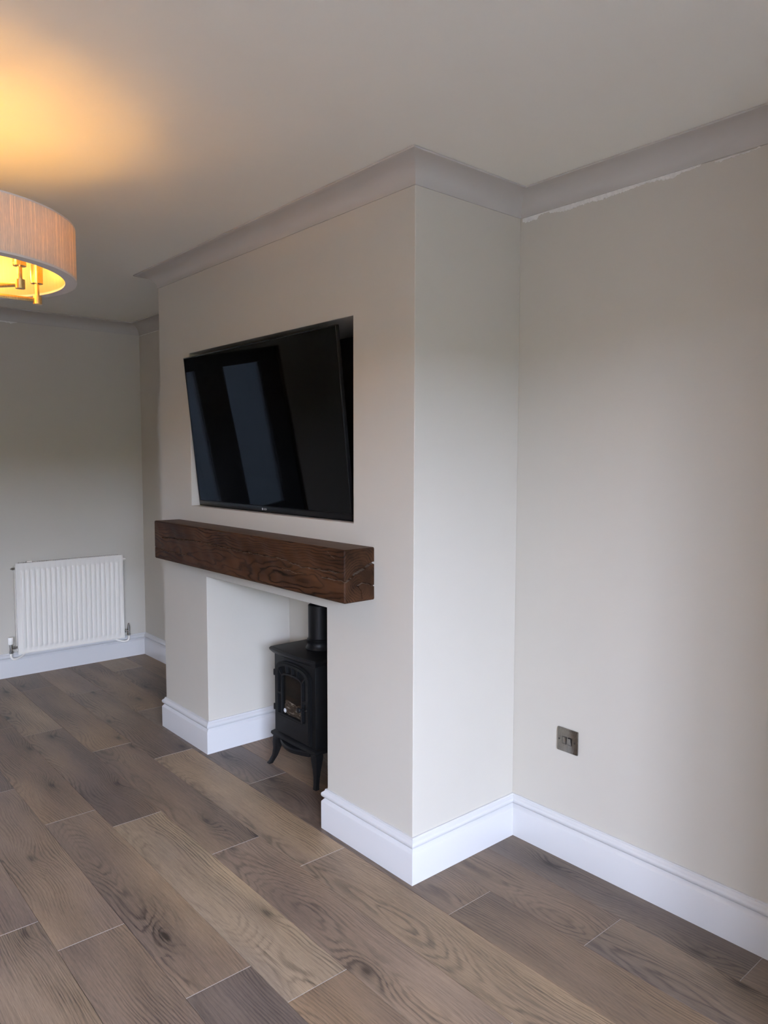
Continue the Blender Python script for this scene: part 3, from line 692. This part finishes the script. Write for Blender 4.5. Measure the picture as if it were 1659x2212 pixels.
for sy in (-1, 1):
    v = empty('radiator_valve' if sy < 0 else 'lockshield_valve'); v.parent = rad; yv = sy*(rw+.038)
    bm = bmesh.new(); cyl(bm, (.055, sy*rw, .045), (.055, yv, .045), .0085, n=16); cyl(bm, (.055, sy*(rw+.012), .045), (.055, sy*(rw+.024), .045), .013, n=6); cyl(bm, (.055, yv, .014), (.055, yv, .072), .0095, n=16); cyl(bm, (.055, yv, .010), (.055, yv, .026), .0125, n=6)
    link('valve_body', tomesh(bm, 'valve_body', 35), 'chrome', v)
    bm = bmesh.new()
    if sy < 0: lathe(bm, [(.013, .070), (.0165, .074), (.0165, .112), (.0145, .117), (.0001, .118)], 20, (.055, yv, 0)); link('valve_head', tomesh(bm, 'valve_head', 40), 'radw', v)
    else: cyl(bm, (.055, yv, .072), (.055, yv, .088), .007, n=12); cyl(bm, (.055, yv, .088), (.055, yv, .100), .004, n=10); link('spindle_cap', tomesh(bm, 'spindle_cap', 40), 'chrome', v)
    tube('supply_pipe', [(.055, yv, .012), (.055, yv, -.012), (.054, yv-sy*.012, -.028), (.048, yv-sy*.04, -.030), (.034, yv-sy*.075, -.018), (.022, yv-sy*.09, -.008), (.0195, yv-sy*.10, -.004)], .0075, 'radw', rad)

# ================================================================== switched spur on the alcove wall
sw = tag(empty('wall_switch', (.2515, D, .439)), 'square black nickel switch plate low on the alcove wall', 'switch')
bm = bmesh.new(); box(bm, (-.0435, -.0075, -.0435), (.0435, -.0002, .0435), .003, 2); link('faceplate', tomesh(bm, 'faceplate', 40), 'nickel', sw)
bm = bmesh.new(); box(bm, (.003, -.0088, -.0135), (.019, -.007, .0135)); link('switch_surround', tomesh(bm, 'switch_surround'), 'tvblack', sw)
bm = bmesh.new(); prism(bm, [(.0045, -.012), (.0175, -.012), (.0175, .012), (.0045, .012)], -.0088, -.0092)
for v_ in bm.verts:
    if v_.co.y < -.009: v_.co.y = -.0135 if v_.co.z > 0 else -.0095
link('rocker', tomesh(bm, 'rocker'), 'nickel', sw)
bm = bmesh.new(); ringprism(bm, [(-.021, -.0135), (-.003, -.0135), (-.003, .0135), (-.021, .0135)], [(-.0198, -.0123), (-.0042, -.0123), (-.0042, .0123), (-.0198, .0123)], -.0082, -.007); link('fuse_surround', tomesh(bm, 'fuse_surround'), 'tvblack', sw)
bm = bmesh.new(); box(bm, (-.0195, -.0092, -.012), (-.0045, -.007, .012), .001); link('fuse_carrier', tomesh(bm, 'fuse_carrier', 40), 'nickel', sw)
bm = bmesh.new(); cyl(bm, (-.0215, -.0082, 0), (-.0215, -.0072, 0), .006, n=20); link('finger_notch', tomesh(bm, 'finger_notch', 40), 'nickel', sw)
for x in (-.0345, .0315):
    bm = bmesh.new(); cyl(bm, (x, -.0084, 0), (x, -.007, 0), .0032, n=16); sc_ = link('screw', tomesh(bm, 'screw', 40), 'tvblack', sw)
    obox('slot', (x-.0026, -.0087, -.0005), (x+.0026, -.0083, .0005), 'nickel', sc_)

# ================================================================== ceiling lamp
LX, LY = -.6005, -1.2323; LR, LRI, LZT, LZB, ARM = .344, .314, 2.1136, 1.9651, .245
lamp = tag(empty('ceiling_lamp', (LX, LY, LZB)), 'drum ceiling lamp with cream string shade and brass arms', 'lamp')
zt = LZT-LZB; za = 1.922-LZB; zc = H-LZB
def ringwall(name, r0, r1, z0, z1, mat, n=160, par=lamp):
    bm = bmesh.new(); lathe(bm, [(r0, z0), (r1, z0), (r1, z1), (r0, z1)], n, (0, 0, 0), True); return link(name, tomesh(bm, name, 40), mat, par)
def shell(name, r, z0, z1, mat, n=200, rip=0.):
    bm = bmesh.new(); R0 = []
    for z in (z0, z1): R0.append([bm.verts.new(((r+rip*(i % 2))*math.cos(2*PI*i/n), (r+rip*(i % 2))*math.sin(2*PI*i/n), z)) for i in range(n)])
    for i in range(n): bm.faces.new((R0[0][i], R0[0][(i+1) % n], R0[1][(i+1) % n], R0[1][i]))
    return link(name, tomesh(bm, name, 60), mat, lamp)
shade = shell('shade', LR, .004, zt-.002, 'shade', 720, .0008)
lin = shell('shade_lining', LRI, .002, zt-.002, 'lining', 160)
h1 = ringwall('bottom_hem', LRI-.001, LR+.001, -.002, .004, 'hem'); h2 = ringwall('top_hem', LRI-.002, LR+.001, zt-.002, zt+.002, 'hem')
bm = bmesh.new(); lathe(bm, [(.065, zc-.0005), (.065, zc-.020), (.058, zc-.026), (.012, zc-.028)], 40); link('ceiling_rose', tomesh(bm, 'ceiling_rose', 40), 'brass', lamp)
bm = bmesh.new(); cyl(bm, (0, 0, za), (0, 0, zc-.02), .008, n=20); link('stem', tomesh(bm, 'stem', 40), 'brass', lamp)
bm = bmesh.new(); lathe(bm, [(.0001, za-.022), (.018, za-.018), (.026, za-.010), (.026, za+.010), (.018, za+.018), (.008, za+.03)], 28); link('hub', tomesh(bm, 'hub', 40), 'brass', lamp)
for i in range(3):   # spider that carries the shade
    a = 2*PI*i/3+.5; bm = bmesh.new(); cyl(bm, (.008*math.cos(a), .008*math.sin(a), zt-.006), ((LRI+.004)*math.cos(a), (LRI+.004)*math.sin(a), zt-.006), .003, n=8); link('spider_wire', tomesh(bm, 'spider_wire', 40), 'brass', lamp)
a0 = math.radians(88.5)
bm = bmesh.new(); box(bm, (.02, -.0055, -.0055), (ARM-.008, .0055, .0055), .001); m_arm = tomesh(bm, 'arm', 30); m_arm.materials.append(M['brass'])
bm = bmesh.new(); cyl(bm, (0, 0, -.012), (0, 0, .012), .0125, n=24); m_hub = tomesh(bm, 'arm_end', 40); m_hub.materials.append(M['brass'])
bm = bmesh.new(); cyl(bm, (0, 0, .01), (0, 0, .055), .0062, n=20); m_post = tomesh(bm, 'post', 40); m_post.materials.append(M['brass'])
bm = bmesh.new(); lathe(bm, [(.0062, .048), (.0170, .048), (.0170, .102), (.012, .102)], 24); m_slv = tomesh(bm, 'candle_sleeve', 40); m_slv.materials.append(M['brass'])
bm = bmesh.new(); lathe(bm, [(.0085, .1025), (.014, .108), (.0155, .114), (.013, .122), (.007, .129), (.0005, .133)], 12); m_blb = tomesh(bm, 'bulb', 60); m_blb.materials.append(M['bulb'])
for i in range(7):
    a = a0+2*PI*i/7; p = (ARM*math.cos(a), ARM*math.sin(a), za)
    ar = link('arm', m_arm, None, lamp, (0, 0, za), (0, 0, a))
    for nm, me in (('arm_end', m_hub), ('post', m_post), ('candle_sleeve', m_slv), ('bulb', m_blb)): link(nm, me, None, ar, (ARM, 0, 0))
